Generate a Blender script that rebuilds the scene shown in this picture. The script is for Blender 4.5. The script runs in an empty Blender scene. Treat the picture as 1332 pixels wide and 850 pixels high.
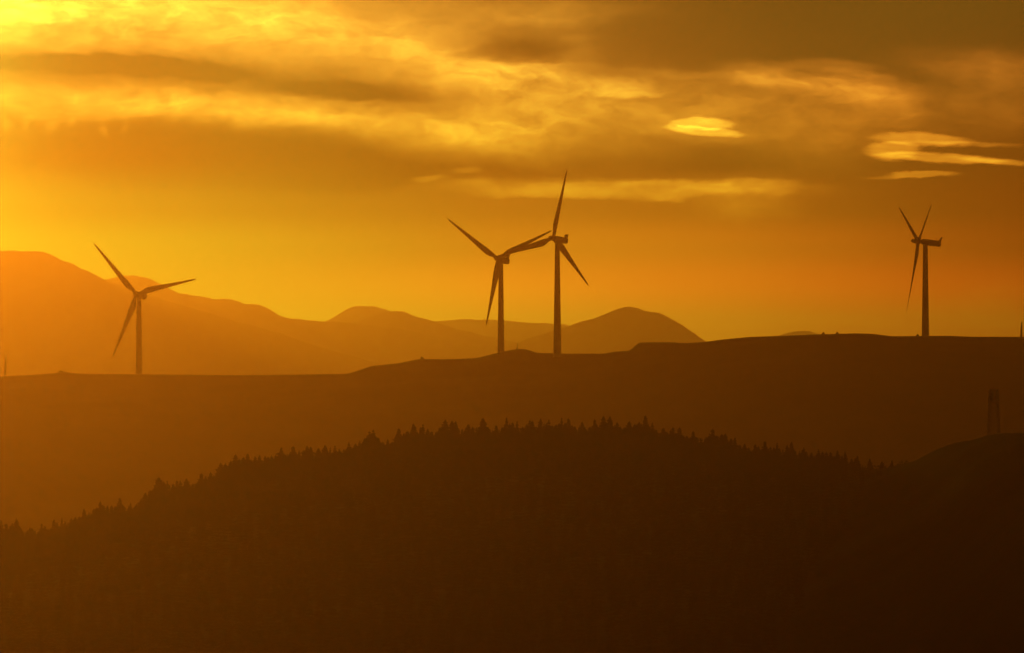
import bpy, bmesh, math, random
from mathutils import Vector, Matrix, noise

R = math.radians
random.seed(11)
scene = bpy.context.scene
C = scene.collection

# ------------------------------------------------------------------ camera
F, H0, CX = 10584.0, 520.0, 666.0        # focal length and horizon in photo pixels (survey units)
cam_d = bpy.data.cameras.new('camera')
cam = bpy.data.objects.new('camera', cam_d)
C.objects.link(cam)
cam_d.sensor_width = 36.0
cam_d.lens = 36.0 * F / 1332.0
cam_d.clip_start, cam_d.clip_end = 1.0, 200000.0
cam.location = (0, 0, 0)
cam.rotation_euler = (R(90) + math.atan((H0 - 425.0) / F), 0, 0)
scene.camera = cam

# ------------------------------------------------------------------ view
vs = scene.view_settings
vs.view_transform = 'Standard'
vs.look = 'None'
vs.exposure = 0.0
vs.gamma = 1.0
vs.use_curve_mapping = False
scene.cycles.use_denoising = True
scene.cycles.denoising_input_passes = 'RGB_ALBEDO'
scene.cycles.max_bounces = 4
scene.cycles.volume_bounces = 0
scene.cycles.use_adaptive_sampling = False

# ------------------------------------------------------------------ sun (very low, behind the clouds above the left of the view)
SUN_AZ, SUN_EL = R(-6.2), R(2.6)
SUN_STRENGTH = 0.122
sd = bpy.data.lights.new('sun', 'SUN')
sd.energy = SUN_STRENGTH
sd.angle = R(0.5)
sd.color = (1.0, 0.42, 0.006)
sun = bpy.data.objects.new('sun', sd)
C.objects.link(sun)
sdir = Vector((math.sin(SUN_AZ) * math.cos(SUN_EL), math.cos(SUN_AZ) * math.cos(SUN_EL), math.sin(SUN_EL)))
sun.rotation_euler = sdir.to_track_quat('Z', 'Y').to_euler()
sun.location = (0, 0, 350)

# ------------------------------------------------------------------ sky (world)
world = bpy.data.worlds.new('World')
scene.world = world
world.use_nodes = True
world.cycles.sampling_method = 'MANUAL'
world.cycles.sample_map_resolution = 1024
nt = world.node_tree
nt.nodes.clear()


class N:
    """tiny expression helper over shader node sockets"""
    def __init__(s, sock): s.s = sock
    def __add__(a, b): return mth('ADD', a, b)
    def __radd__(a, b): return mth('ADD', b, a)
    def __sub__(a, b): return mth('SUBTRACT', a, b)
    def __rsub__(a, b): return mth('SUBTRACT', b, a)
    def __mul__(a, b): return mth('MULTIPLY', a, b)
    def __rmul__(a, b): return mth('MULTIPLY', b, a)
    def __truediv__(a, b): return mth('DIVIDE', a, b)


TREE = nt


def plug(inp, v):
    if isinstance(v, N): TREE.links.new(v.s, inp)
    else: inp.default_value = v


def mth(op, *a, clamp=False):
    n = TREE.nodes.new('ShaderNodeMath'); n.operation = op; n.use_clamp = clamp
    for i, v in enumerate(a): plug(n.inputs[i], v)
    return N(n.outputs[0])


def comb(x, y, z=0.0):
    n = TREE.nodes.new('ShaderNodeCombineXYZ')
    for i, v in enumerate((x, y, z)): plug(n.inputs[i], v)
    return N(n.outputs[0])


def fbm(vec, scale, detail=4, rough=0.55, dist=0.0, out='Fac'):
    n = TREE.nodes.new('ShaderNodeTexNoise')
    plug(n.inputs['Vector'], vec)
    n.inputs['Scale'].default_value = scale
    n.inputs['Detail'].default_value = detail
    n.inputs['Roughness'].default_value = rough
    n.inputs['Distortion'].default_value = dist
    return N(n.outputs[out])


def smooth(v, a, b, lo=0.0, hi=1.0):
    n = TREE.nodes.new('ShaderNodeMapRange'); n.interpolation_type = 'SMOOTHSTEP'
    plug(n.inputs[0], v)
    n.inputs[1].default_value, n.inputs[2].default_value = a, b
    n.inputs[3].default_value, n.inputs[4].default_value = lo, hi
    return N(n.outputs[0])


def remap(v, pts, scale=1.0, interp='CARDINAL'):
    """piecewise curve through (x, y) points, x rising"""
    x0, x1 = pts[0][0], pts[-1][0]
    n = TREE.nodes.new('ShaderNodeValToRGB')
    n.color_ramp.interpolation = interp
    plug(n.inputs[0], (v - x0) / (x1 - x0))
    el = n.color_ramp.elements
    for i, (x, y) in enumerate(pts):
        p = (x - x0) / (x1 - x0)
        e = el[i] if i < 2 else el.new(p)
        e.position = p
    for e, (x, y) in zip(sorted(el, key=lambda q: q.position), pts):
        c = y / scale
        e.color = (c, c, c, 1)
    b = TREE.nodes.new('ShaderNodeRGBToBW')
    TREE.links.new(n.outputs[0], b.inputs[0])
    return N(b.outputs[0]) * scale


def blob(p, u, v, ru, rv, rot=0.0, hard=1.0):
    """soft elliptical mask in sky angles"""
    m = TREE.nodes.new('ShaderNodeMapping'); m.vector_type = 'TEXTURE'
    plug(m.inputs[0], p)
    m.inputs[1].default_value = (u, v, 0)
    m.inputs[2].default_value = (0, 0, R(rot))
    m.inputs[3].default_value = (ru, rv, 1)
    d = TREE.nodes.new('ShaderNodeVectorMath'); d.operation = 'DOT_PRODUCT'
    TREE.links.new(m.outputs[0], d.inputs[0]); TREE.links.new(m.outputs[0], d.inputs[1])
    q = N(d.outputs['Value'])
    if hard != 1.0: q = mth('POWER', q, hard)
    return mth('POWER', 0.36788, q)


tc = nt.nodes.new('ShaderNodeTexCoord')
sep = nt.nodes.new('ShaderNodeSeparateXYZ')
nt.links.new(tc.outputs['Generated'], sep.inputs[0])
X, Y, Z = (N(sep.outputs[i]) for i in range(3))
DEG = 180.0 / math.pi * 184.72            # sky angle unit: 184.72 per degree
U = mth('ARCTAN2', X, Y) * DEG + CX       # azimuth, u = 666 straight ahead
V = H0 - mth('ARCSINE', Z) * DEG          # elevation, v = 520 at the horizon

# wide haze-free sky: red-channel radiance along azimuth, one row per elevation
#GRID
COLS = [-2600, -900, -250, 0, 300, 600, 800, 1000, 1150, 1332, 2000, 4200]
ROWS_R = [
    (-2600, [0.013, 0.014, 0.014, 0.014, 0.049, 0.038, 0.026, 0.021, 0.021, 0.021, 0.019, 0.017]),
    (-900, [0.018, 0.021, 0.022, 0.022, 0.235, 0.165, 0.091, 0.061, 0.062, 0.062, 0.051, 0.040]),
    (-200, [0.004, 0.007, 0.011, 0.010, 0.516, 0.351, 0.175, 0.104, 0.106, 0.106, 0.080, 0.053]),
    (0, [0.004, 0.007, 0.011, 0.010, 0.516, 0.351, 0.175, 0.104, 0.106, 0.106, 0.080, 0.053]),
    (100, [0.004, 0.007, 0.011, 0.010, 0.322, 0.318, 0.223, 0.144, 0.131, 0.124, 0.093, 0.062]),
    (200, [0.004, 0.007, 0.011, 0.010, 0.010, 0.235, 0.272, 0.205, 0.181, 0.155, 0.116, 0.078]),
    (270, [0.004, 0.007, 0.011, 0.010, 0.132, 0.368, 0.449, 0.406, 0.287, 0.218, 0.164, 0.109]),
    (318, [0.004, 0.007, 0.011, 0.010, 0.337, 0.688, 0.901, 0.818, 0.606, 0.368, 0.276, 0.184]),
    (384, [0.004, 0.007, 0.009, 0.009, 0.627, 1.775, 1.927, 1.738, 1.464, 1.049, 0.787, 0.524]),
    (560, [0.004, 0.005, 0.008, 0.007, 0.502, 1.420, 1.542, 1.390, 1.171, 0.839, 0.629, 0.419]),
    (1200, [0.030, 0.030, 0.030, 0.030, 0.030, 0.030, 0.030, 0.030, 0.030, 0.030, 0.030, 0.030]),
]
ROWS_G = [
    (-2600, [0.007, 0.007, 0.007, 0.007, 0.023, 0.017, 0.012, 0.011, 0.011, 0.010, 0.009, 0.008]),
    (-900, [0.009, 0.012, 0.013, 0.013, 0.108, 0.071, 0.044, 0.034, 0.034, 0.032, 0.026, 0.020]),
    (-200, [0.004, 0.007, 0.011, 0.010, 0.236, 0.149, 0.085, 0.061, 0.060, 0.055, 0.042, 0.028]),
    (0, [0.004, 0.007, 0.011, 0.010, 0.236, 0.149, 0.085, 0.061, 0.060, 0.055, 0.042, 0.028]),
    (100, [0.004, 0.007, 0.011, 0.010, 0.178, 0.126, 0.088, 0.068, 0.060, 0.051, 0.038, 0.026]),
    (200, [0.004, 0.007, 0.011, 0.010, 0.083, 0.102, 0.095, 0.077, 0.059, 0.041, 0.031, 0.020]),
    (270, [0.026, 0.131, 0.183, 0.174, 0.175, 0.133, 0.120, 0.096, 0.065, 0.039, 0.029, 0.019]),
    (318, [0.045, 0.225, 0.316, 0.301, 0.286, 0.196, 0.183, 0.136, 0.085, 0.045, 0.033, 0.022]),
    (384, [0.041, 0.203, 0.284, 0.271, 0.305, 0.290, 0.231, 0.168, 0.110, 0.068, 0.051, 0.034]),
    (560, [0.032, 0.162, 0.227, 0.216, 0.244, 0.232, 0.185, 0.134, 0.088, 0.054, 0.041, 0.027]),
    (1200, [0.012, 0.012, 0.012, 0.012, 0.012, 0.012, 0.012, 0.012, 0.012, 0.012, 0.012, 0.012]),
]
#ENDGRID


def grid(rows):
    out = None
    for i, (v, vals) in enumerate(rows):
        r = remap(U, list(zip(COLS, vals)), 4.0)
        if out is None: out = r
        else:
            t = smooth(V, rows[i - 1][0], v)
            out = out + t * (r - out)
    return out


# glow of the veiled sun, just outside the view
glow = blob(comb(U, V), -480, 30, 330, 300, 0, 1.0)
base = grid(ROWS_R) + glow * 3.6
base_g = grid(ROWS_G) + glow * 2.9

# clouds, in warped sky angles
cP = comb(U, V)
q1 = comb(U * 0.0045, V * 0.013, 3.1)
q2 = comb(U * 0.016, V * 0.038, 7.7)
w1 = fbm(q1, 1.0, 3, 0.5, 0.4) - 0.5
w2 = fbm(q2, 1.0, 4, 0.6, 0.3) - 0.5
w3 = fbm(comb(U * 0.007, V * 0.02, 11.3), 1.0, 4, 0.6, 0.6) - 0.5
UW = U + w1 * 90.0 + w2 * 46.0
VW = V + w3 * 34.0 + w2 * 16.0
P = comb(UW, VW)
puff = fbm(comb(UW * 0.020, VW * 0.042, 1.9), 1.0, 7, 0.62, 0.25)
streak = fbm(comb(UW * 0.0075, VW * 0.055, 5.2), 1.0, 5, 0.6, 0.5)

# (u, v, ru, rv, rot, strength, hard): soft lit cloud masses (+) and shaded ones (-)
SOFT = [
#SOFT
    (60, 10, 420, 52, 3, .75, 1.3),
    (-60, -10, 200, 60, 0, .9, 1.0),
    (430, 45, 190, 34, 6, .35, 1.2),
    (60, 132, 260, 20, 2, .55, 1.4),
    (330, 142, 200, 20, 5, .45, 1.4),
    (520, 168, 170, 26, 8, .35, 1.2),
    (560, 95, 90, 46, 10, .30, 1.2),
    (690, 128, 130, 46, 8, .50, 1.7),
    (690, 92, 70, 13, 0, .32, 2.0),
    (640, 170, 90, 22, 4, .22, 1.4),
    (600, 84, 60, 20, 20, .25, 1.6),
    (800, 112, 58, 15, 3, .34, 2.2),
    (640, 190, 110, 26, 4, .22, 1.2),
    (800, 170, 110, 46, 0, .12, 1.2),
    (120, 86, 190, 12, 2, -.46, 1.4),
    (235, 89, 70, 15, 1, -.26, 1.4),
    (465, 118, 135, 15, 3, -.36, 1.5),
    (655, 66, 75, 13, -4, -.22, 1.3),
    (300, 212, 420, 32, 3, -.14, 1.6),
    (690, 212, 120, 20, 4, -.12, 1.2),
    (930, 212, 110, 18, 0, -.09, 1.2),
    (1075, 112, 125, 20, 8, .42, 1.5),
    (1150, 134, 75, 26, 24, .32, 1.4),
    (950, 102, 130, 9, 4, .22, 1.4),
    (980, 160, 160, 44, 6, .24, 1.2),
    (870, 138, 110, 40, 10, .24, 1.3),
    (1060, 150, 120, 30, 14, .14, 1.2),
    (1100, 185, 120, 30, -16, .08, 1.2),
    (1270, 86, 100, 20, 2, .17, 1.3),
    (1300, 130, 90, 44, 0, .20, 1.2),
    (805, 247, 225, 13, 0, .46, 2.4),
    (955, 260, 62, 24, 0, .24, 1.4),
    (700, 18, 120, 16, 0, .26, 1.3),
    (760, 46, 34, 7, 4, .10, 1.3),
    (762, 74, 30, 26, 40, .12, 1.3),
#ENDSOFT
]
soft = None
for (u, v, ru, rv, rot, s, h) in SOFT:
    b = blob(P, u, v, ru, rv, rot, h) * s
    soft = b if soft is None else soft + b

mod = mth('MAXIMUM', puff * 1.9 + streak * 0.9 - 0.42, 0.15)      # about 1 on average
soft = soft * mod

# small, crisply edged lenticular clouds and wisps
w4 = fbm(comb(U * 0.045, V * 0.13, 4.4), 1.0, 4, 0.6, 0.3) - 0.5
fibre = fbm(comb(U * 0.022, V * 0.26, 8.8), 1.0, 4, 0.6, 0.4)
PF = comb(U + w2 * 26.0 + w1 * 16.0 + w4 * 22.0, V + w2 * 8.0 + w4 * 6.5)
CRISP = [
    # u, v, ru, rv, rot, strength, hard
    (915, 161, 40, 7.5, 2, 0.59, 4.2),
    (918, 171, 46, 6.0, 5, 0.59, 4.2),
    (882, 167, 16, 4.0, 6, 0.28, 2.0),
    (1080, 86, 62, 8.5, 3, 0.20, 2.5),
    (1118, 96, 46, 5.0, 8, 0.12, 2.0),
    (1200, 182, 64, 8.5, 3, 0.63, 3.6),
    (1265, 188, 60, 3.4, 2, 0.33, 1.6),
    (1165, 197, 34, 13, 0, 0.63, 3.6),
    (1225, 206, 85, 6.0, 3, 0.63, 3.2),
    (1300, 211, 55, 4.0, 5, 0.51, 2.0),
    (1196, 227, 48, 5.2, -1, 0.51, 3.6),
    (1150, 231, 32, 2.0, 0, 0.24, 1.5),
    (560, 233, 22, 4.0, -6, 0.25, 2.0),
    (608, 222, 20, 4.5, -4, 0.20, 2.0),
    (775, 236, 190, 5.0, 0, 0.12, 2.0),
    (965, 237, 55, 5.0, 0, 0.15, 2.5),
    (8, 163, 7, 12, -32, 0.23, 1.4),
    (36, 162, 6, 10, 22, 0.19, 1.4),
    (66, 164, 7, 10, 30, 0.17, 1.4),
    (92, 158, 7, 8, 30, 0.13, 1.4),
    (137, 171, 6, 9, -30, 0.20, 1.4),
    (165, 168, 7, 9, 10, 0.11, 1.4),
]
crisp = None
for (u, v, ru, rv, rot, s, h) in CRISP:
    b = blob(PF, u, v, ru, rv, rot, h) * s
    crisp = b if crisp is None else crisp + b
crisp = crisp * mth('MAXIMUM', puff * 0.5 + fibre * 0.7 + 0.40, 0.2)

# thin broken cloud all round the rest of the sky
away = 1.0 - blob(cP, 560, 250, 1100, 420, 0, 2.0)
rest = smooth(fbm(comb(U * 0.0016, V * 0.006, 2.2), 1.0, 6, 0.6, 0.6), 0.48, 0.75) * away * base * 0.7

CLOUD_GAIN = 1.3
extra = mth('MAXIMUM', (soft + crisp) * CLOUD_GAIN + rest, base * -0.65)
S = base + extra
# clouds are yellower where they are brighter
hue = remap(S, [(0, .27), (.3, .30), (1.0, .36), (1.8, .48), (3.0, .80), (4.0, .90)], 1.0, 'LINEAR')
hue = hue * smooth(U, 640, 1200, 1.0, 0.66)
G = mth('MAXIMUM', base_g + extra * hue, S * 0.04)
cc = nt.nodes.new('ShaderNodeCombineColor')
plug(cc.inputs[0], S)
plug(cc.inputs[1], G)
plug(cc.inputs[2], G * smooth(V, 330, 20, .03, .085))
bg = nt.nodes.new('ShaderNodeBackground')
nt.links.new(cc.outputs[0], bg.inputs['Color'])
bg.inputs['Strength'].default_value = 1.0
wo = nt.nodes.new('ShaderNodeOutputWorld')
nt.links.new(bg.outputs[0], wo.inputs['Surface'])

# ------------------------------------------------------------------ materials
def material(name, col, col2=None, scale=0.05, rough=0.9, bump=0.0, bump_scale=None):
    global TREE
    m = bpy.data.materials.new(name)
    m.use_nodes = True
    t = m.node_tree
    TREE = t
    b = t.nodes['Principled BSDF']
    b.inputs['Roughness'].default_value = rough
    b.inputs['Specular IOR Level'].default_value = 0.12
    g = t.nodes.new('ShaderNodeNewGeometry')
    n = t.nodes.new('ShaderNodeTexNoise')
    t.links.new(g.outputs['Position'], n.inputs['Vector'])
    n.inputs['Scale'].default_value = scale
    n.inputs['Detail'].default_value = 8
    n.inputs['Roughness'].default_value = 0.6
    r = t.nodes.new('ShaderNodeValToRGB')
    r.color_ramp.elements[0].position = 0.35
    r.color_ramp.elements[1].position = 0.68
    r.color_ramp.elements[0].color = (*col, 1)
    r.color_ramp.elements[1].color = (*(col2 or col), 1)
    t.links.new(n.outputs['Fac'], r.inputs[0])
    t.links.new(r.outputs[0], b.inputs['Base Color'])
    if bump:
        n2 = t.nodes.new('ShaderNodeTexNoise')
        t.links.new(g.outputs['Position'], n2.inputs['Vector'])
        n2.inputs['Scale'].default_value = bump_scale or scale * 4
        n2.inputs['Detail'].default_value = 6
        bp = t.nodes.new('ShaderNodeBump')
        bp.inputs['Strength'].default_value = 0.6
        bp.inputs['Distance'].default_value = bump
        t.links.new(n2.outputs['Fac'], bp.inputs['Height'])
        t.links.new(bp.outputs[0], b.inputs['Normal'])
    return m


M_GRASS = material('pasture_grass', (.045, .050, .018), (.085, .078, .030), .012, .95, .6, .12)
M_HEATH = material('dark_heath', (.014, .022, .010), (.024, .034, .014), .05, .95, .4, .3)
M_RIDGE = material('ridge_grass', (.050, .050, .020), (.095, .085, .035), .008, .95, 1.0, .06)
M_MOUNT = material('mountain_rock', (.06, .06, .05), (.14, .12, .10), .002, .95, 12.0, .006)
M_FOLI = material('conifer_needles', (.012, .022, .009), (.022, .034, .013), .35, .9)
M_BUSH = material('gorse_leaves', (.030, .040, .015), (.055, .060, .022), .8, .85)
M_BARK = material('bark', (.06, .042, .030), (.10, .075, .055), 3.0, .9)
M_WHITE = material('turbine_paint', (.50, .50, .49), (.56, .56, .55), .15, .8)
M_STEEL = material('galvanised_steel', (.22, .22, .22), (.32, .32, .31), 1.5, .5)
M_PANEL = material('antenna_plastic', (.30, .30, .29), (.38, .38, .37), 1.0, .6)


# ------------------------------------------------------------------ helpers
def link(name, me, m, parent=None):
    o = bpy.data.objects.new(name, me)
    C.objects.link(o)
    if m and not me.materials: me.materials.append(m)
    if parent: o.parent = parent
    return o


def tag(o, label=None, cat=None, group=None, kind=None):
    for k, v in (('label', label), ('category', cat), ('group', group), ('kind', kind)):
        if v: o[k] = v
    return o


def empty(name, loc, rz=0.0):
    o = bpy.data.objects.new(name, None)
    C.objects.link(o)
    o.location = loc
    o.rotation_euler = (0, 0, rz)
    return o


def bm_mesh(name, bm, smooth_=True):
    me = bpy.data.meshes.new(name)
    bm.normal_update()
    bm.to_mesh(me); bm.free()
    if smooth_:
        for p in me.polygons: p.use_smooth = True
    return me


def lerp_pts(pts, x):
    if x <= pts[0][0]: return pts[0][1]
    for (a, ya), (b, yb) in zip(pts, pts[1:]):
        if x <= b: return ya + (yb - ya) * (x - a) / (b - a)
    return pts[-1][1]


def smoothed(pts, x, w):
    """polyline softened over +-w"""
    return (lerp_pts(pts, x - w) + 2 * lerp_pts(pts, x - .4 * w) + 2 * lerp_pts(pts, x + .4 * w) + lerp_pts(pts, x + w)) / 6


def ss(t):
    t = max(0.0, min(1.0, t))
    return t * t * (3 - 2 * t)


def ns(x, y, z=0.0, o=4):
    return noise.fractal(Vector((x, y, z)), 0.9, 2.1, o, noise_basis='PERLIN_ORIGINAL')


def sheet(name, xs, ys, zf, m):
    verts = [(x, y, zf(x, y)) for y in ys for x in xs]
    nx = len(xs)
    faces = [(j * nx + i, j * nx + i + 1, (j + 1) * nx + i + 1, (j + 1) * nx + i)
             for j in range(len(ys) - 1) for i in range(nx - 1)]
    me = bpy.data.meshes.new(name)
    me.from_pydata(verts, [], faces)
    for p in me.polygons: p.use_smooth = True
    o = link(name, me, m)
    return tag(o, kind='structure')


def frange(a, b, n): return [a + (b - a) * i / (n - 1) for i in range(n)]


# ------------------------------------------------------------------ ground: one sheet from the viewpoint hill to the far plain
def z_ground(x, y):
    r = math.hypot(x, y)
    z = -1.75 - 148.0 * ss(r / 1500.0) ** .8 if r < 1500 else -149.75
    z += 6.0 * ns(x / 900, y / 900) * ss((r - 300) / 900)
    return z + 70.0 * ss((y - 5200) / 6000.0)


gx = sorted(set([-9000, -7000, -5200, 5200, 7000, 9000] + frange(-4000, 4000, 81) + frange(-300, 300, 41)))
gy = sorted(set(frange(-2500, 8000, 106) + frange(-150, 400, 41) + frange(8500, 23300, 30)))
ground = sheet('ground', gx, gy, z_ground, M_GRASS)

# ------------------------------------------------------------------ the wind farm ridge
RIDGE = [(-1500, 520), (-700, 505), (-200, 494), (0, 490), (50, 487.3), (72, 485.6), (76, 484.3), (88, 484.2), (95, 486), (130, 486.8), (200, 487.2), (300, 488.2), (380, 487.6),
         (452, 486.6), (465, 482.5), (483, 476.3), (520, 472.5), (545, 467.2), (575, 467.4), (600, 467), (620, 466),
         (640, 461), (655, 457.5), (668, 454.8), (680, 454), (688, 455.5), (697, 459.2), (740, 460.2), (785, 460.3), (800, 457.5),
         (820, 456.2), (825, 451), (831, 445.6), (870, 445.2), (890, 446.6), (915, 445.2), (940, 441.8), (975, 438.4),
         (1020, 437), (1060, 435.2), (1110, 433.8), (1135, 434.4), (1160, 437.6), (1200, 437.2), (1235, 437.0), (1265, 438.3), (1332, 438.4),
         (1450, 436), (1800, 446), (2600, 470)]


def d_ridge(x):
    return 4700 - 230 * ss((x - 20) / 180.0)


def z_ridge(x, y):
    d = d_ridge(x)
    t = y - d
    if t <= 0:
        k = -t
        xs_ = x - .16 * t + 12 * ns(x / 260, y / 300, 4)          # spurs run down obliquely
        u = CX + F * (x + (xs_ - x) * ss(k / 250)) / d
        zc = (H0 - smoothed(RIDGE, u, 3 + k * .25)) / F * d
        z = zc - 104 * ss(k / 1200.0) ** .9 * (1 + .0 * k) - .022 * k
        z += 7.0 * ns(x / 190, y / 320, 8) * ss(k / 220) + 1.2 * ns(x / 40, y / 40, 2) * ss(k / 90)
        if k < 12: z += 0
        return z
    u = CX + F * x / d
    zc = (H0 - smoothed(RIDGE, u, 3 + t * .1)) / F * d
    return zc - 19 * ss(t / 125.0) - max(0, t - 40) * .055 + 1.0 * ns(x / 60, y / 60, 5) * ss(t / 80)


def u2x(us, d): return [(u - CX) / F * d for u in us]


rx = u2x(sorted(set(frange(-1500, -160, 30) + frange(-150, 1480, 500) + frange(1500, 2600, 24))), 4640)
ryo = [3300, 3360, 3420, 3480, 3540, 3600, 3660, 3720, 3780, 3840, 3900, 3960, 4020, 4080, 4140, 4190, 4240, 4290, 4340, 4380, 4410] \
    + frange(4430, 4840, 60) + [4860, 4900, 4960, 5040, 5150, 5300, 5500, 5800, 6200, 6700]
ridge = sheet('ridge', rx, ryo, z_ridge, M_RIDGE)

# ------------------------------------------------------------------ the wooded hill in front, its bare shoulder on the right
TIPS = [(-60, 700), (-38, 694), (-18, 684), (0, 675), (21.6, 672.5), (39, 684), (55, 679), (70, 674), (80, 672), (109, 660), (131, 650), (157, 645.5), (170, 652),
        (190, 639), (206.5, 618.5), (243, 620.6), (263, 614), (275, 612), (287, 600), (308, 589), (323, 588), (338, 590),
        (366, 580), (382, 578.5), (400, 578), (404, 579), (424, 577), (436, 578), (454, 573), (480, 559), (487, 557.5),
        (504, 569.5), (520, 555), (539, 549), (549, 550), (556, 556), (579, 544), (588, 545.5), (592, 546), (610, 550),
        (627, 541.6), (645, 551.5), (659, 541.6), (672, 546), (689, 544.6), (703, 542.5), (714, 544), (730, 541.6),
        (739, 542.5), (757, 546.4), (774, 543.4), (784, 538.6), (793, 539.5), (804, 547), (818, 546), (839, 538.5),
        (848, 548), (864, 555), (876, 554), (884, 554), (902, 559), (926, 556), (942, 562), (956, 567), (982, 576),
        (996, 572), (1010, 574), (1030, 573), (1046, 580), (1064, 582), (1090, 584), (1100, 585), (1115, 591),
        (1132, 595), (1147, 598), (1160, 597)]
HILL = [(-1500, 900), (-700, 800), (-200, 748), (0, 716), (60, 708), (130, 686), (200, 668), (260, 648), (310, 626), (380, 612),
        (440, 606), (490, 597), (540, 587), (600, 582), (700, 579), (800, 579), (860, 586), (930, 594), (985, 603),
        (1050, 608), (1100, 611), (1140, 611), (1175, 604), (1192, 598.5), (1207, 590), (1222, 583), (1242, 575.5), (1268, 571.5), (1282, 566.5), (1300, 563.5),
        (1332, 562.5), (1420, 560), (1700, 580), (2400, 660)]


def d_hill(x): return 2160 - 252 * ss((x - 43) / 94.0)


def z_hill(x, y):
    d = d_hill(x)
    t = y - d
    u = CX + F * x / d
    if t <= 0:
        k = -t
        zc = (H0 - smoothed(HILL, u - k * .12, 3 + k * .3)) / F * d
        z = zc - 70 * ss(k / 720.0) - .03 * k - 50 * ss((k - 500) / 450)
        z += 4.0 * ns(x / 90, y / 130, 3) * ss(k / 120) + .5 * ns(x / 14, y / 14, 2) * ss(k / 30)
        return z
    zc = (H0 - smoothed(HILL, u, 3 + t * .2)) / F * d
    return zc - 85 * ss(t / 450.0) - .05 * t


hx = u2x(sorted(set(frange(-1500, -130, 30) + frange(-120, 1500, 300) + frange(1520, 2400, 22))), 2090)
hy = frange(1100, 1780, 24) + frange(1800, 2220, 66) + frange(2235, 2700, 14)
hill = sheet('hill', hx, hy, z_hill, M_HEATH)

# ------------------------------------------------------------------ mountains
def mountain(pts, d, wid, seed, nx=260, foot=-90.0):
    u0, u1 = pts[0][0], pts[-1][0]
    xs = u2x(frange(u0, u1, nx), d)
    ys = [d + wid * t for t in (-1, -.85, -.7, -.56, -.44, -.34, -.25, -.17, -.1, -.05, -.02, 0, .02, .05, .12, .25, .45, .7, 1)]
    amp = (H0 - min(p[1] for p in pts)) / F * d

    def zf(x, y):
        t = abs(y - d) / wid
        off = .10 * (y - d) * math.sin(x / (d * .012) + seed)
        u = CX + F * (x + off * ss(t * 4)) / d
        zc = (H0 - smoothed(pts, u, 3 + 60 * t)) / F * d
        h = zc - foot
        z = foot + h * (1 - t) ** 1.25
        rg = abs(ns(x / (wid * .28), y / (wid * .55), seed, 5))
        z -= amp * .45 * rg * ss(t * 5) * (1 - t)
        z += amp * .012 * ns(x / (d * .0025), y / (d * .004), seed + 3, 5)
        return z if t < 1 else foot - 60
    return sheet('mountain', xs, ys, zf, M_MOUNT)


mountain([(-900, 420), (-500, 360), (-250, 340), (-120, 330), (-40, 326.5), (0, 326.8), (17, 327), (40, 328), (60, 329), (80, 339), (105, 349.5), (120, 356), (135, 364.5),
          (160, 373), (190, 384), (240, 399), (300, 416), (380, 440), (480, 470), (600, 510)], 12500, 2500, 1.3)
mountain([(-100, 430), (40, 400), (100, 375), (140, 363.5), (158, 359), (172, 358), (190, 361), (215, 373), (235, 381), (250, 385), (272, 388.3),
          (298, 389.2), (318, 394.8), (335, 396.8), (348, 401), (362, 409), (378, 415), (400, 417.3), (440, 419), (520, 428), (620, 450), (760, 500)],
         15000, 2800, 4.1)
mountain([(330, 470), (380, 440), (425, 417.5), (437, 411), (449, 403.5), (463, 398.5), (487, 398.3), (500, 402), (520, 409), (560, 425), (640, 460), (720, 500)],
         18500, 2400, 6.7)
mountain([(380, 450), (430, 432), (470, 416), (500, 406.5), (512, 405.4), (524, 405.6), (535, 409.5), (550, 414.5), (575, 422), (600, 429.5), (640, 438), (690, 450), (780, 480), (850, 510)],
         16300, 2400, 8.2)
mountain([(450, 440), (520, 424), (560, 418.5), (600, 415.8), (630, 415.3), (660, 417.6), (700, 421), (735, 422), (741, 424.5), (790, 436), (880, 460), (960, 500)],
         19800, 2400, 9.9)
mountain([(560, 500), (620, 468), (670, 447), (705, 435), (740, 425.5), (760, 418), (785, 410), (800, 403.5), (812, 399.3), (820, 398.2), (828, 400), (838, 404.6), (847, 405.8),
          (858, 406.2), (868, 411), (885, 421.5), (900, 431), (915, 442), (940, 456), (990, 480), (1060, 510)], 15000, 2300, 2.6)
mountain([(880, 500), (960, 450), (1005, 437), (1022, 434), (1035, 430.8), (1052, 430.6), (1065, 434.5), (1100, 446), (1200, 500)], 20500, 2200, 5.5)


# ------------------------------------------------------------------ wind turbines
def ring(bm, pts): return [bm.verts.new(p) for p in pts]


def bridge(bm, a, b):
    n = len(a)
    for i in range(n): bm.faces.new((a[i], a[(i + 1) % n], b[(i + 1) % n], b[i]))


def lathe(name, prof, axis='Z', n=24, cap=True):
    """prof: (radius, position along axis)"""
    bm = bmesh.new()
    prev = None
    for r, h in prof:
        pts = []
        for i in range(n):
            a = 2 * math.pi * i / n
            c, s = r * math.cos(a), r * math.sin(a)
            pts.append((c, s, h) if axis == 'Z' else (c, -h, s))
        cur = ring(bm, pts)
        if prev: bridge(bm, prev, cur)
        elif cap: bm.faces.new(list(reversed(cur)))
        prev = cur
    if cap: bm.faces.new(prev)
    bmesh.ops.recalc_face_normals(bm, faces=bm.faces)
    return bm_mesh(name, bm)


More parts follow.
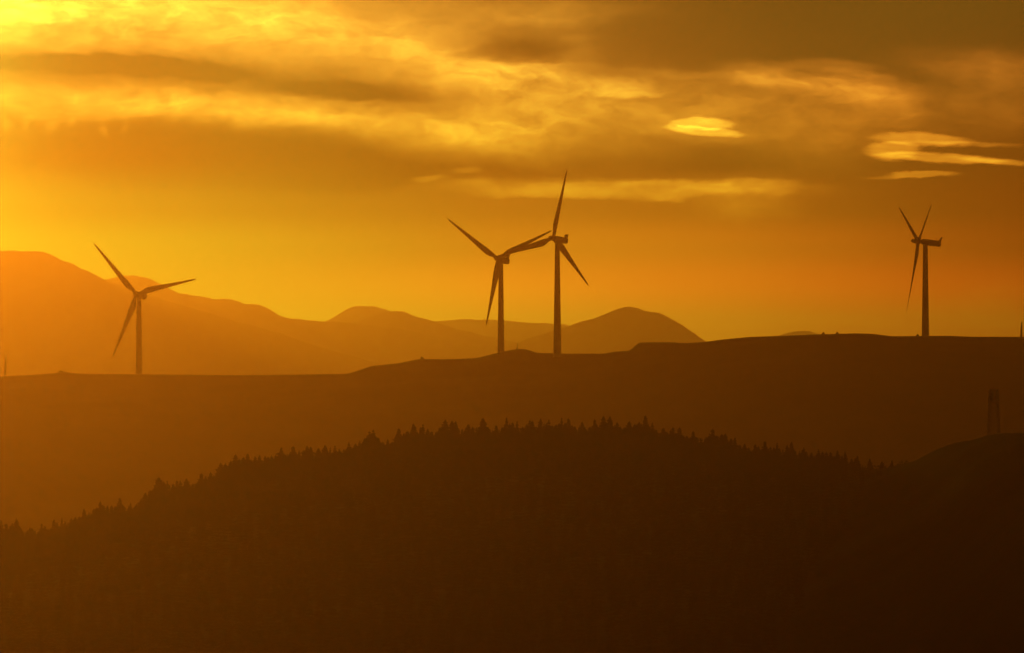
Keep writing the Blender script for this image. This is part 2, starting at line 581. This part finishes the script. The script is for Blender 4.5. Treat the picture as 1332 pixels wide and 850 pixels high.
def blade_mesh():
    """along +Z, leading edge +X, upwind -Y; 40 m from the rotor centre"""
    sec = [  # radius, chord, thickness ratio, twist deg
        (1.0, 1.9, 1.0, 16), (2.2, 1.9, 1.0, 16), (3.6, 2.15, .80, 16), (5.4, 2.85, .48, 15), (7.6, 3.35, .34, 13), (10, 3.25, .28, 11),
        (13, 2.90, .25, 8.5), (17, 2.48, .22, 6), (21, 2.10, .20, 4.2), (25, 1.75, .18, 2.8), (29, 1.42, .17, 1.6), (33, 1.12, .16, .7),
        (36.5, .86, .15, 0), (38.6, .66, .14, 0), (39.6, .42, .14, 0), (40.0, .14, .14, 0)]
    bm = bmesh.new()
    prev = None
    n = 18
    for r, c, tr, tw in sec:
        c = c * (1.0 + .14 * ss((r - 2) / 4))
        k = ss((r - 2.2) / 5.0)
        a0 = R(tw)
        pre = -.00045 * r * r                       # slight pre-bend upwind
        pts = []
        for i in range(n):
            a = 2 * math.pi * i / n
            ex = math.cos(a)
            ey = math.sin(a) * tr * .5 * (1 - k * .55 * (.5 - .5 * ex) ** 1.0 * 1.3)
            px = c * (ex * .5 - .17 * k)
            py = c * ey
            pts.append((px * math.cos(a0) + py * math.sin(a0), -px * math.sin(a0) + py * math.cos(a0) + pre, r))
        cur = ring(bm, pts)
        if prev: bridge(bm, prev, cur)
        else: bm.faces.new(list(reversed(cur)))
        prev = cur
    bm.faces.new(prev)
    bmesh.ops.recalc_face_normals(bm, faces=bm.faces)
    return bm_mesh('blade', bm)


def nacelle_mesh():
    """rounded box, nose towards -Y, origin on the tower axis at shaft height"""
    bm = bmesh.new()
    prev = None
    for y, hw, zt, zb in [(-2.5, .95, .95, -.95), (-2.2, 1.3, 1.35, -1.25), (-1.2, 1.6, 1.55, -1.6), (1.0, 1.7, 1.6, -1.8), (4.5, 1.7, 1.5, -1.9),
                          (7.6, 1.6, 1.45, -1.9), (8.6, 1.45, 1.4, -1.85), (8.8, 1.3, 1.3, -1.7)]:
        pts = []
        for i in range(20):
            a = 2 * math.pi * i / 20
            c, s = math.cos(a), math.sin(a)
            e = .45
            px = hw * math.copysign(abs(c) ** e, c)
            pz = math.copysign(abs(s) ** e, s)
            pts.append((px, y, (zt + zb) / 2 + pz * (zt - zb) / 2))
        cur = ring(bm, pts)
        if prev: bridge(bm, prev, cur)
        else: bm.faces.new(list(reversed(cur)))
        prev = cur
    bm.faces.new(prev)
    bmesh.ops.recalc_face_normals(bm, faces=bm.faces)
    return bm_mesh('nacelle', bm)


def box_mesh(name, boxes, taper=1.0):
    bm = bmesh.new()
    for (x, y, z, w, d, h) in boxes:
        b = bmesh.ops.create_cube(bm, size=1)
        for v in b['verts']:
            k = taper if v.co.z > 0 else 1
            v.co = Vector((x + v.co.x * w * k, y + v.co.y * d * k, z + (v.co.z + .5) * h))
    return bm_mesh(name, bm, False)


def fin_mesh():
    """upright cooler fin across the tail, leaning back"""
    bm = bmesh.new()
    prof = [(8.0, 1.3), (8.75, 1.2), (9.5, 3.6), (9.0, 3.5)]
    L = [bm.verts.new((-1.0, y, z)) for y, z in prof]
    Q = [bm.verts.new((1.0, y, z)) for y, z in prof]
    bm.faces.new(L); bm.faces.new(list(reversed(Q)))
    bridge(bm, L, Q)
    bmesh.ops.recalc_face_normals(bm, faces=bm.faces)
    return bm_mesh('cooler_fin', bm, False)


ME_BLADE, ME_NAC, ME_FIN = blade_mesh(), nacelle_mesh(), fin_mesh()
ME_HUB = lathe('hub', [(.05, 4.3), (.55, 4.1), (.95, 3.4), (1.25, 2.2), (1.5, 1.0), (1.62, 0), (1.6, -.8), (1.2, -1.2)], 'Y', 20)
ME_VANE = lathe('wind_sensor', [(.05, 0), (.05, 1.2), (.14, 1.25), (.14, 1.45), (.02, 1.5)], 'Z', 8)
ME_DOOR = box_mesh('tower_door', [(0, -2.27, 1.6, .9, .12, 2.1)])
OVER, TILT, CONE = 4.1, R(5), R(4)


def turbine(u, v, D, phi, phase, label, group='wind turbines on the ridge'):
    """u, v: where the rotor centre shows; D: its distance; phi: heading; phase: first blade, clockwise from up"""
    hub = Vector(((u - CX) / F * D, D, (H0 - v) / F * D))
    nose = Vector((math.sin(phi), -math.cos(phi), 0))
    top = hub - nose * OVER * math.cos(TILT) - Vector((0, 0, OVER * math.sin(TILT)))
    gz = (z_ridge if top.y < 6600 else z_ground)(top.x, top.y)
    root = empty('wind_turbine', (top.x, top.y, gz), phi)
    tag(root, label, 'wind turbine', group)
    h = top.z - gz
    segs = [(2.35, -1.5), (2.30, 0)] + [(2.29 - 1.0 * t, (h - 1.7) * t) for t in (.001, .2, .4, .6, .8, .97, 1.0)]
    tw = link('tower', lathe('tower', segs, 'Z', 28), M_WHITE, root)
    for t in (.33, .66):                             # section flanges
        fr = 2.29 - 1.0 * t + .03
        f = link('flange', lathe('flange', [(fr - .1, -.12), (fr, -.12), (fr, .12), (fr - .1, .12)], 'Z', 28), M_WHITE, tw)
        f.location = (0, 0, (h - 1.7) * t)
    link('door', ME_DOOR, M_STEEL, tw)
    nc = link('nacelle', ME_NAC, M_WHITE, root)
    nc.location = (0, 0, h)
    nc.rotation_euler = (-TILT, 0, 0)
    link('cooler_fin', ME_FIN, M_WHITE, nc)
    wv = link('wind_sensor', ME_VANE, M_STEEL, nc)
    wv.location = (.5, 6.2, 1.45)
    hb = link('hub', ME_HUB, M_WHITE, root)
    Mh = Matrix.Translation((0, 0, h)) @ Matrix.Rotation(-TILT, 4, 'X') @ Matrix.Translation((0, -OVER, 0))
    hb.matrix_local = Mh
    for k in range(3):
        b = link('blade', ME_BLADE, M_WHITE, root)
        b.matrix_local = Mh @ Matrix.Rotation(phase + k * 2 * math.pi / 3, 4, 'Y') @ Matrix.Rotation(CONE, 4, 'X')
    return root


turbine(177.3, 382.7, 4771, R(-20), R(318.2), 'lone wind turbine on the low left ridge, blades in a wide Y')
turbine(647.6, 337.0, 4799, R(-26.3), R(306.3), 'left one of the two close wind turbines, its right blade crossing its neighbour')
turbine(719.6, 310.1, 4640, R(-35.4), R(14.2), 'tallest wind turbine, right of the close pair, one blade pointing almost straight up')
turbine(1194.6, 314.2, 4555, R(-77.5), R(299.7), 'wind turbine seen nearly side on at the right, long nacelle and narrow V of blades')
# turbines beyond the ridge: only a raised blade tip clears the crest
turbine(4.6, 545.0, 5050, R(-8), R(2.5), 'wind turbine behind the ridge at the far left, only a blade tip showing')
turbine(1327.8, 505.5, 4850, R(-25), R(1.0), 'wind turbine behind the ridge at the far right, only a blade tip showing')

# ------------------------------------------------------------------ small things on the ridge crest
x_, y_ = (673.2 - CX) / F * d_ridge(3), d_ridge(3) + 2
ms = empty('mast', (x_, y_, z_ridge(x_, y_) - .3))
tag(ms, 'short thin mast on the rounded mound between the two close turbines', 'mast')
link('pole', lathe('pole', [(.34, 0), (.30, 1.2), (.20, 1.25), (.16, 3.9), (.05, 4.0)], 'Z', 10), M_STEEL, ms)
bx_ = link('cabinet', box_mesh('cabinet', [(-.45, 0, 0, .8, .6, 1.3)]), M_STEEL, ms)


def bush_mesh(seed, w, h):
    rnd = random.Random(seed)
    bm = bmesh.new()
    for _ in range(90):
        a, r = rnd.uniform(0, 6.283), rnd.random() ** .5
        z = h * rnd.random() * (1 - r * r * .8)
        c = Vector((w * r * math.cos(a), w * r * math.sin(a), z))
        d1 = Vector((rnd.gauss(0, 1), rnd.gauss(0, 1), rnd.gauss(.4, .7))).normalized() * rnd.uniform(.25, .5)
        d2 = Vector((rnd.gauss(0, 1), rnd.gauss(0, 1), rnd.gauss(0, .7))).normalized() * rnd.uniform(.2, .4)
        bm.faces.new([bm.verts.new(p) for p in (c - d2, c + d1, c + d2, c - d1)])
    return bm_mesh('bush', bm, False)


for i, (u, w, h, lab) in enumerate([
        (549, 1.0, 1.7, 'small lone bush on the ridge crest left of the two close turbines'),
        (1071, .8, 1.5, 'left of two tiny bushes on the ridge top before the far hill'),
        (1089, .8, 1.3, 'right of two tiny bushes on the ridge top, nearest the side-on turbine'),
        (1193.5, .6, 1.5, 'tiny bush just left of the foot of the side-on turbine'),
        (80, 2.2, 1.0, 'low scrubby bush on the bump at the left of the ridge')]):
    xx = (u - CX) / F * 4600
    dd = d_ridge(xx); xx = (u - CX) / F * dd
    o = link('bush', bush_mesh(i, w, h), M_BUSH)
    o.location = (xx, dd - 1, z_ridge(xx, dd - 1) - .2)
    tag(o, lab, 'bush')


# ------------------------------------------------------------------ lattice tower behind the bare shoulder of the hill
def strut(bm, a, b, r):
    a, b = Vector(a), Vector(b)
    q = (b - a).to_track_quat('Z', 'Y')
    A = ring(bm, [a + q @ Vector((r * math.cos(t), r * math.sin(t), 0)) for t in (0, 1.571, 3.142, 4.712)])
    B = ring(bm, [b + q @ Vector((r * math.cos(t), r * math.sin(t), 0)) for t in (0, 1.571, 3.142, 4.712)])
    bridge(bm, A, B)
    bm.faces.new(list(reversed(A))); bm.faces.new(B)


LT_D = 1965.0
ltx = (1292.5 - CX) / F * LT_D
ltz = z_hill(ltx, LT_D) - .3
LT_H = (H0 - 507.0) / F * LT_D - ltz
lt = empty('lattice_tower', (ltx, LT_D, ltz), R(12))
tag(lt, 'dim square lattice tower with antenna panels behind the bare right shoulder of the hill', 'tower')
lev = 11
wb, wt = 1.35, .92


def lw(k): return wb + (wt - wb) * k / lev


for sx, sy in ((-1, -1), (1, -1), (1, 1), (-1, 1)):
    bm = bmesh.new()
    strut(bm, (sx * wb, sy * wb, 0), (sx * wt, sy * wt, LT_H), .07)
    link('leg', bm_mesh('leg', bm, False), M_STEEL, lt)
for k in range(lev):
    z0, z1 = LT_H * k / lev, LT_H * (k + 1) / lev
    a, b = lw(k), lw(k + 1)
    bm = bmesh.new()
    cs0 = [(-a, -a, z0), (a, -a, z0), (a, a, z0), (-a, a, z0)]
    cs1 = [(-b, -b, z1), (b, -b, z1), (b, b, z1), (-b, b, z1)]
    for i in range(4):
        j = (i + 1) % 4
        strut(bm, cs0[i], cs1[j], .045); strut(bm, cs0[j], cs1[i], .045); strut(bm, cs1[i], cs1[j], .045)
    link('bracing', bm_mesh('bracing', bm, False), M_STEEL, lt)
for i in range(5):
    a = i * math.pi * 2 / 5 + .5
    p = link('antenna_panel', box_mesh('antenna_panel', [(0, 0, 0, .32, .16, 2.2)]), M_PANEL, lt)
    p.location = (.95 * math.cos(a), .95 * math.sin(a), LT_H - 2.5)
    p.rotation_euler = (0, 0, a + math.pi / 2)
link('platform', lathe('platform', [(1.15, 0), (1.2, .05), (1.2, .2), (1.15, .22)], 'Z', 12), M_STEEL, lt).location = (0, 0, LT_H - 2.8)


# ------------------------------------------------------------------ conifers
def conifer(seed, h, w, whorls, per, simple=False):
    """returns trunk bmesh and crown bmesh of one tree"""
    rnd = random.Random(seed)
    lean = Vector((rnd.uniform(-.02, .02), rnd.uniform(-.02, .02), 0))
    tb = bmesh.new()
    prev = None
    n = 5 if simple else 7
    for t in (0, .35, .7, .97):
        r = .19 * (h / 11) * (1 - t * .92)
        cur = ring(tb, [(lean.x * h * t + r * math.cos(6.283 * i / n), lean.y * h * t + r * math.sin(6.283 * i / n), h * t - (.5 if t == 0 else 0)) for i in range(n)])
        if prev: bridge(tb, prev, cur)
        prev = cur
    cb = bmesh.new()
    bald = rnd.uniform(.05, .14)
    for k in range(whorls):
        t = bald + (1 - bald) * (k + rnd.uniform(-.25, .25)) / whorls
        t = min(.985, max(bald, t))
        env = (1 - (t - bald) / (1 - bald)) ** rnd.choice((.75, .9, 1.0))
        env = min(env, .25 + 3.0 * (t - bald + .05))
        L0 = w * env * rnd.uniform(.78, 1.12) + .14
        base_ = Vector((lean.x * h * t, lean.y * h * t, h * t))
        a0 = rnd.uniform(0, 6.283)
        m = per if t < .75 else max(4, per - 2)
        for i in range(m):
            a = a0 + 6.283 * i / m + rnd.uniform(-.3, .3)
            L = L0 * rnd.uniform(.62, 1.2)
            rise = (.42 if t > .8 else .10) * rnd.uniform(.3, 1.4)
            dr = Vector((math.cos(a), math.sin(a), 0))
            sd_ = Vector((-math.sin(a), math.cos(a), 0))
            b0 = base_ + Vector((0, 0, -.1))
            mid = b0 + dr * L * .55 + Vector((0, 0, L * rise * .5 - L * .06))
            end = b0 + dr * L + Vector((0, 0, L * rise - L * .24))
            hw = L * rnd.uniform(.22, .34) + .10
            dz = Vector((0, 0, -(.16 * L + .14)))
            v0, v1, v2, v3, v4 = (cb.verts.new(p) for p in (b0 + Vector((0, 0, .3)), mid + sd_ * hw + dz, end, mid - sd_ * hw + dz, mid + Vector((0, 0, .12))))
            cb.faces.new((v0, v1, v4)); cb.faces.new((v1, v2, v4)); cb.faces.new((v2, v3, v4)); cb.faces.new((v3, v0, v4))
            if not simple:
                v5 = cb.verts.new(mid + dz * 2.3 + dr * L * rnd.uniform(-.1, .2))
                cb.faces.new((v1, v5, v2)); cb.faces.new((v3, v2, v5))
    # leader
    tp = Vector((lean.x * h, lean.y * h, h))
    for i in range(3):
        a = i * 2.09
        o_ = Vector((math.cos(a), math.sin(a), 0)) * .16
        cb.faces.new([cb.verts.new(p) for p in (tp + Vector((0, 0, .15)), tp + o_ - Vector((0, 0, .9)), tp - o_ * .6 - Vector((0, 0, .9)))])
    return tb, cb


HREF = 11.0
VAR = []
for s in range(10):
    w = [1.9, 2.3, 2.7, 2.1, 2.5, 3.0, 1.7, 2.2, 2.6, 2.0][s]
    tb, cb = conifer(100 + s, HREF, w, 17 + s % 3, 8)
    VAR.append((bm_mesh('trunk', tb), bm_mesh('crown', cb, False)))

SPECIAL = {
    206.5: 'tallest dark conifer standing clear on the left slope of the wooded hill',
    926: 'tall broad conifer rising above its neighbours right of the wooded crest',
    21.6: 'narrow pointed conifer by itself at the far left end of the treeline',
    784: 'thin pointed conifer at the highest part of the wooded crest',
    839: 'slim spire of a conifer above the right part of the wooded crest',
    579: 'tall conifer at the left of a dense clump below the two close turbines',
    627: 'pointed conifer on the wooded crest just below and left of the close turbines',
    539: 'tallest conifer of the clump at the left end of the level crest',
    480: 'conifer topping the small clump where the left slope meets the crest',
    243: 'rounded conifer just right of the tallest tree on the left slope',
    1160: 'last low conifer at the saddle beside the bare grassy shoulder',
}
STRETCH = [(75, 'at the far left foot of the treeline', 'far left foot'),
           (150, 'on the low left slope under the lone turbine', 'slope under the lone turbine'),
           (235, 'on the left slope beside the tallest tree', 'left slope around the tallest tree'),
           (330, 'halfway up the left slope of the wooded hill', 'middle of the left slope'),
           (410, 'near the top of the left slope', 'top of the left slope'),
           (470, 'on the low notch before the first clump', 'notch before the first clump'),
           (565, 'in the clumps at the left end of the crest', 'clumps at the left end of the crest'),
           (650, 'on the crest below the left one of the close turbines', 'crest below the left close turbine'),
           (750, 'on the crest below the tallest turbine', 'crest below the tallest turbine'),
           (830, 'on the highest stretch of the wooded crest', 'highest stretch of the crest'),
           (910, 'where the crest starts to fall to the right', 'start of the right descent'),
           (985, 'beside the tall broad tree right of the crest', 'around the tall broad tree'),
           (1060, 'on the gentle right descent of the treeline', 'gentle right descent'),
           (1400, 'in the low thinning treeline near the saddle', 'thinning line near the saddle')]
placed = []


def put_tree(x, y, h, wide, label, group):
    k = random.randrange(len(VAR))
    z = z_hill(x, y)
    root = empty('conifer', (x, y, z - .3), random.uniform(0, 6.28))
    s = h / HREF
    root.scale = (s * wide, s * wide, s)
    tag(root, label, 'tree', group)
    link('trunk', VAR[k][0], M_BARK, root)
    link('crown', VAR[k][1], M_FOLI, root)
    placed.append((x, y))


def stretch_of(u, tip):
    for lim, lab, grp in STRETCH:
        if u < lim:
            if tip: return 'raised conifer tip ' + lab, 'raised treetops, ' + grp
            return 'low conifer between raised tips ' + lab, 'filling conifers, ' + grp


n_single = 0
rt = random.Random(5)
SM = [(u, v) for u, v in TIPS]


def canopy(u): return smoothed(SM, u, 7) + 6.0


for u, v in TIPS:
    xx = (u - CX) / F * d_hill((u - CX) / F * 2090)
    dd = d_hill(xx) + rt.uniform(-6, 1)
    xx = (u - CX) / F * dd
    top = (H0 - v) / F * dd
    h = top - z_hill(xx, dd) + .3 - .3
    lab, grp = stretch_of(u, True)
    if u in SPECIAL: lab = SPECIAL[u]
    put_tree(xx, dd, h, rt.uniform(1.5, 1.9) * (1.3 if u in (206.5, 926, 243, 487) else 1.0), lab, grp)
    n_single += 1
# the rest of the front rank along the skyline
u = -55.0
rank = 0
while u < 1165 and n_single < 296:
    xx = (u - CX) / F * d_hill((u - CX) / F * 2090)
    dd = d_hill(xx) + rt.uniform(-16, 4)
    xx = (u - CX) / F * dd
    v = canopy(u) + rt.triangular(-5, 8, 1) + (3 if u > 1090 else 0)
    h = (H0 - v) / F * dd - z_hill(xx, dd)
    h = max(2.2, h)
    lab, grp = stretch_of(u, False)
    put_tree(xx, dd, h, rt.uniform(1.5, 2.1), lab, grp)
    n_single += 1
    u += rt.uniform(3.9, 7.0) * .98

# the forest on the hillside: more trees than can be counted, one mesh
proto = []
for s in range(8):
    tb, cb = conifer(300 + s, HREF, [2.0, 2.5, 2.9, 2.2, 2.6, 1.9, 2.4, 2.8][s], 8, 6, True)
    me = bm_mesh('p', cb, False)
    vs_ = [v.co.copy() for v in me.vertices]
    fs_ = [tuple(p.vertices) for p in me.polygons]
    bpy.data.meshes.remove(me)
    tb.free()
    proto.append((vs_, fs_))
V_, F_ = [], []
yy = 1560.0
while yy < 2180:
    half = (760) / F * yy
    xx = -half - 30
    while xx < half:
        x = xx + rt.uniform(-2.2, 2.2); y = yy + rt.uniform(-2.4, 2.4)
        xx += 3.2 if yy > 2050 else 3.9
        d = d_hill(x)
        uu = CX + F * x / y
        if y > d - 3 and not (x < -137 and y < d + 6): continue
        edge = 1165 - (d - y) * .45 + 20 * ns(x / 30, y / 30, 1)
        if uu > edge: continue
        ue = CX + F * x / d
        hmax = 7.8 * (1 - .45 * ss((ue - 980) / 170)) * rt.uniform(.72, 1.12)
        zg = z_hill(x, y)
        cap = (H0 - (canopy(uu) + 4)) / F * y - zg       # none tops the front rank
        h = min(hmax, cap)
        if h < 1.5: continue
        vs_, fs_ = proto[rt.randrange(8)]
        s = h / HREF; a = rt.uniform(0, 6.28); ca, sa = math.cos(a) * s * 1.2, math.sin(a) * s * 1.2
        o_ = len(V_)
        V_.extend([(x + c.x * ca - c.y * sa, y + c.x * sa + c.y * ca, zg - .3 + c.z * s) for c in vs_])
        F_.extend([tuple(i + o_ for i in f) for f in fs_])
    yy += 3.4 if yy > 2050 else 4.6
me = bpy.data.meshes.new('forest')
me.from_pydata(V_, [], F_)
forest = link('forest', me, M_FOLI)
tag(forest, 'dense dark conifer forest covering the hillside', None, None, 'stuff')
print('singles', n_single, 'forest faces', len(F_))

# low scrub at the saddle
for i, (u, w, h, lab) in enumerate([(1132, 2.6, 2.6, 'dark rounded bush at the right end of the treeline'),
                                    (1150, 3.0, 3.0, 'widest dark bush in the saddle beside the last conifer'),
                                    (1176, 2.2, 1.8, 'low bush where the treeline meets the bare shoulder')]):
    xx = (u - CX) / F * 1925
    dd = d_hill(xx) - 3; xx = (u - CX) / F * dd
    o = link('bush', bush_mesh(40 + i, w, h), M_BUSH)
    o.location = (xx, dd, z_hill(xx, dd) - .2)
    tag(o, lab, 'bush')

# ------------------------------------------------------------------ haze
HZ_DENS = 0.000095
x0, x1, y0, y1, z0, z1 = -9100, 9100, -2600, 23500, -161, 240
me = bpy.data.meshes.new('haze')
me.from_pydata([(x0, y0, z0), (x1, y0, z0), (x1, y1, z0), (x0, y1, z0), (x0, y0, z1), (x1, y0, z1), (x1, y1, z1), (x0, y1, z1)], [],
               [(0, 3, 2, 1), (4, 5, 6, 7), (0, 1, 5, 4), (1, 2, 6, 5), (2, 3, 7, 6), (3, 0, 4, 7)])
hm = bpy.data.materials.new('haze_air')
hm.use_nodes = True
t = hm.node_tree
t.nodes.clear()
pv = t.nodes.new('ShaderNodeVolumePrincipled')
pv.inputs['Color'].default_value = (1.0, .35, .36, 1)
pv.inputs['Absorption Color'].default_value = (1, 1, 1, 1)
pv.inputs['Density'].default_value = HZ_DENS
pv.inputs['Anisotropy'].default_value = 0.923
mo = t.nodes.new('ShaderNodeOutputMaterial')
t.links.new(pv.outputs[0], mo.inputs['Volume'])
hz = link('haze', me, hm)
tag(hz, 'thin orange evening haze filling the valley air', None, None, 'stuff')
print('lowest', min(v.co.z for v in ground.data.vertices), min(v.co.z for v in hill.data.vertices), min(v.co.z for v in ridge.data.vertices),
      [round(max(v.co.z for v in o.data.vertices)) for o in C.objects if o.name.startswith('mountain')])
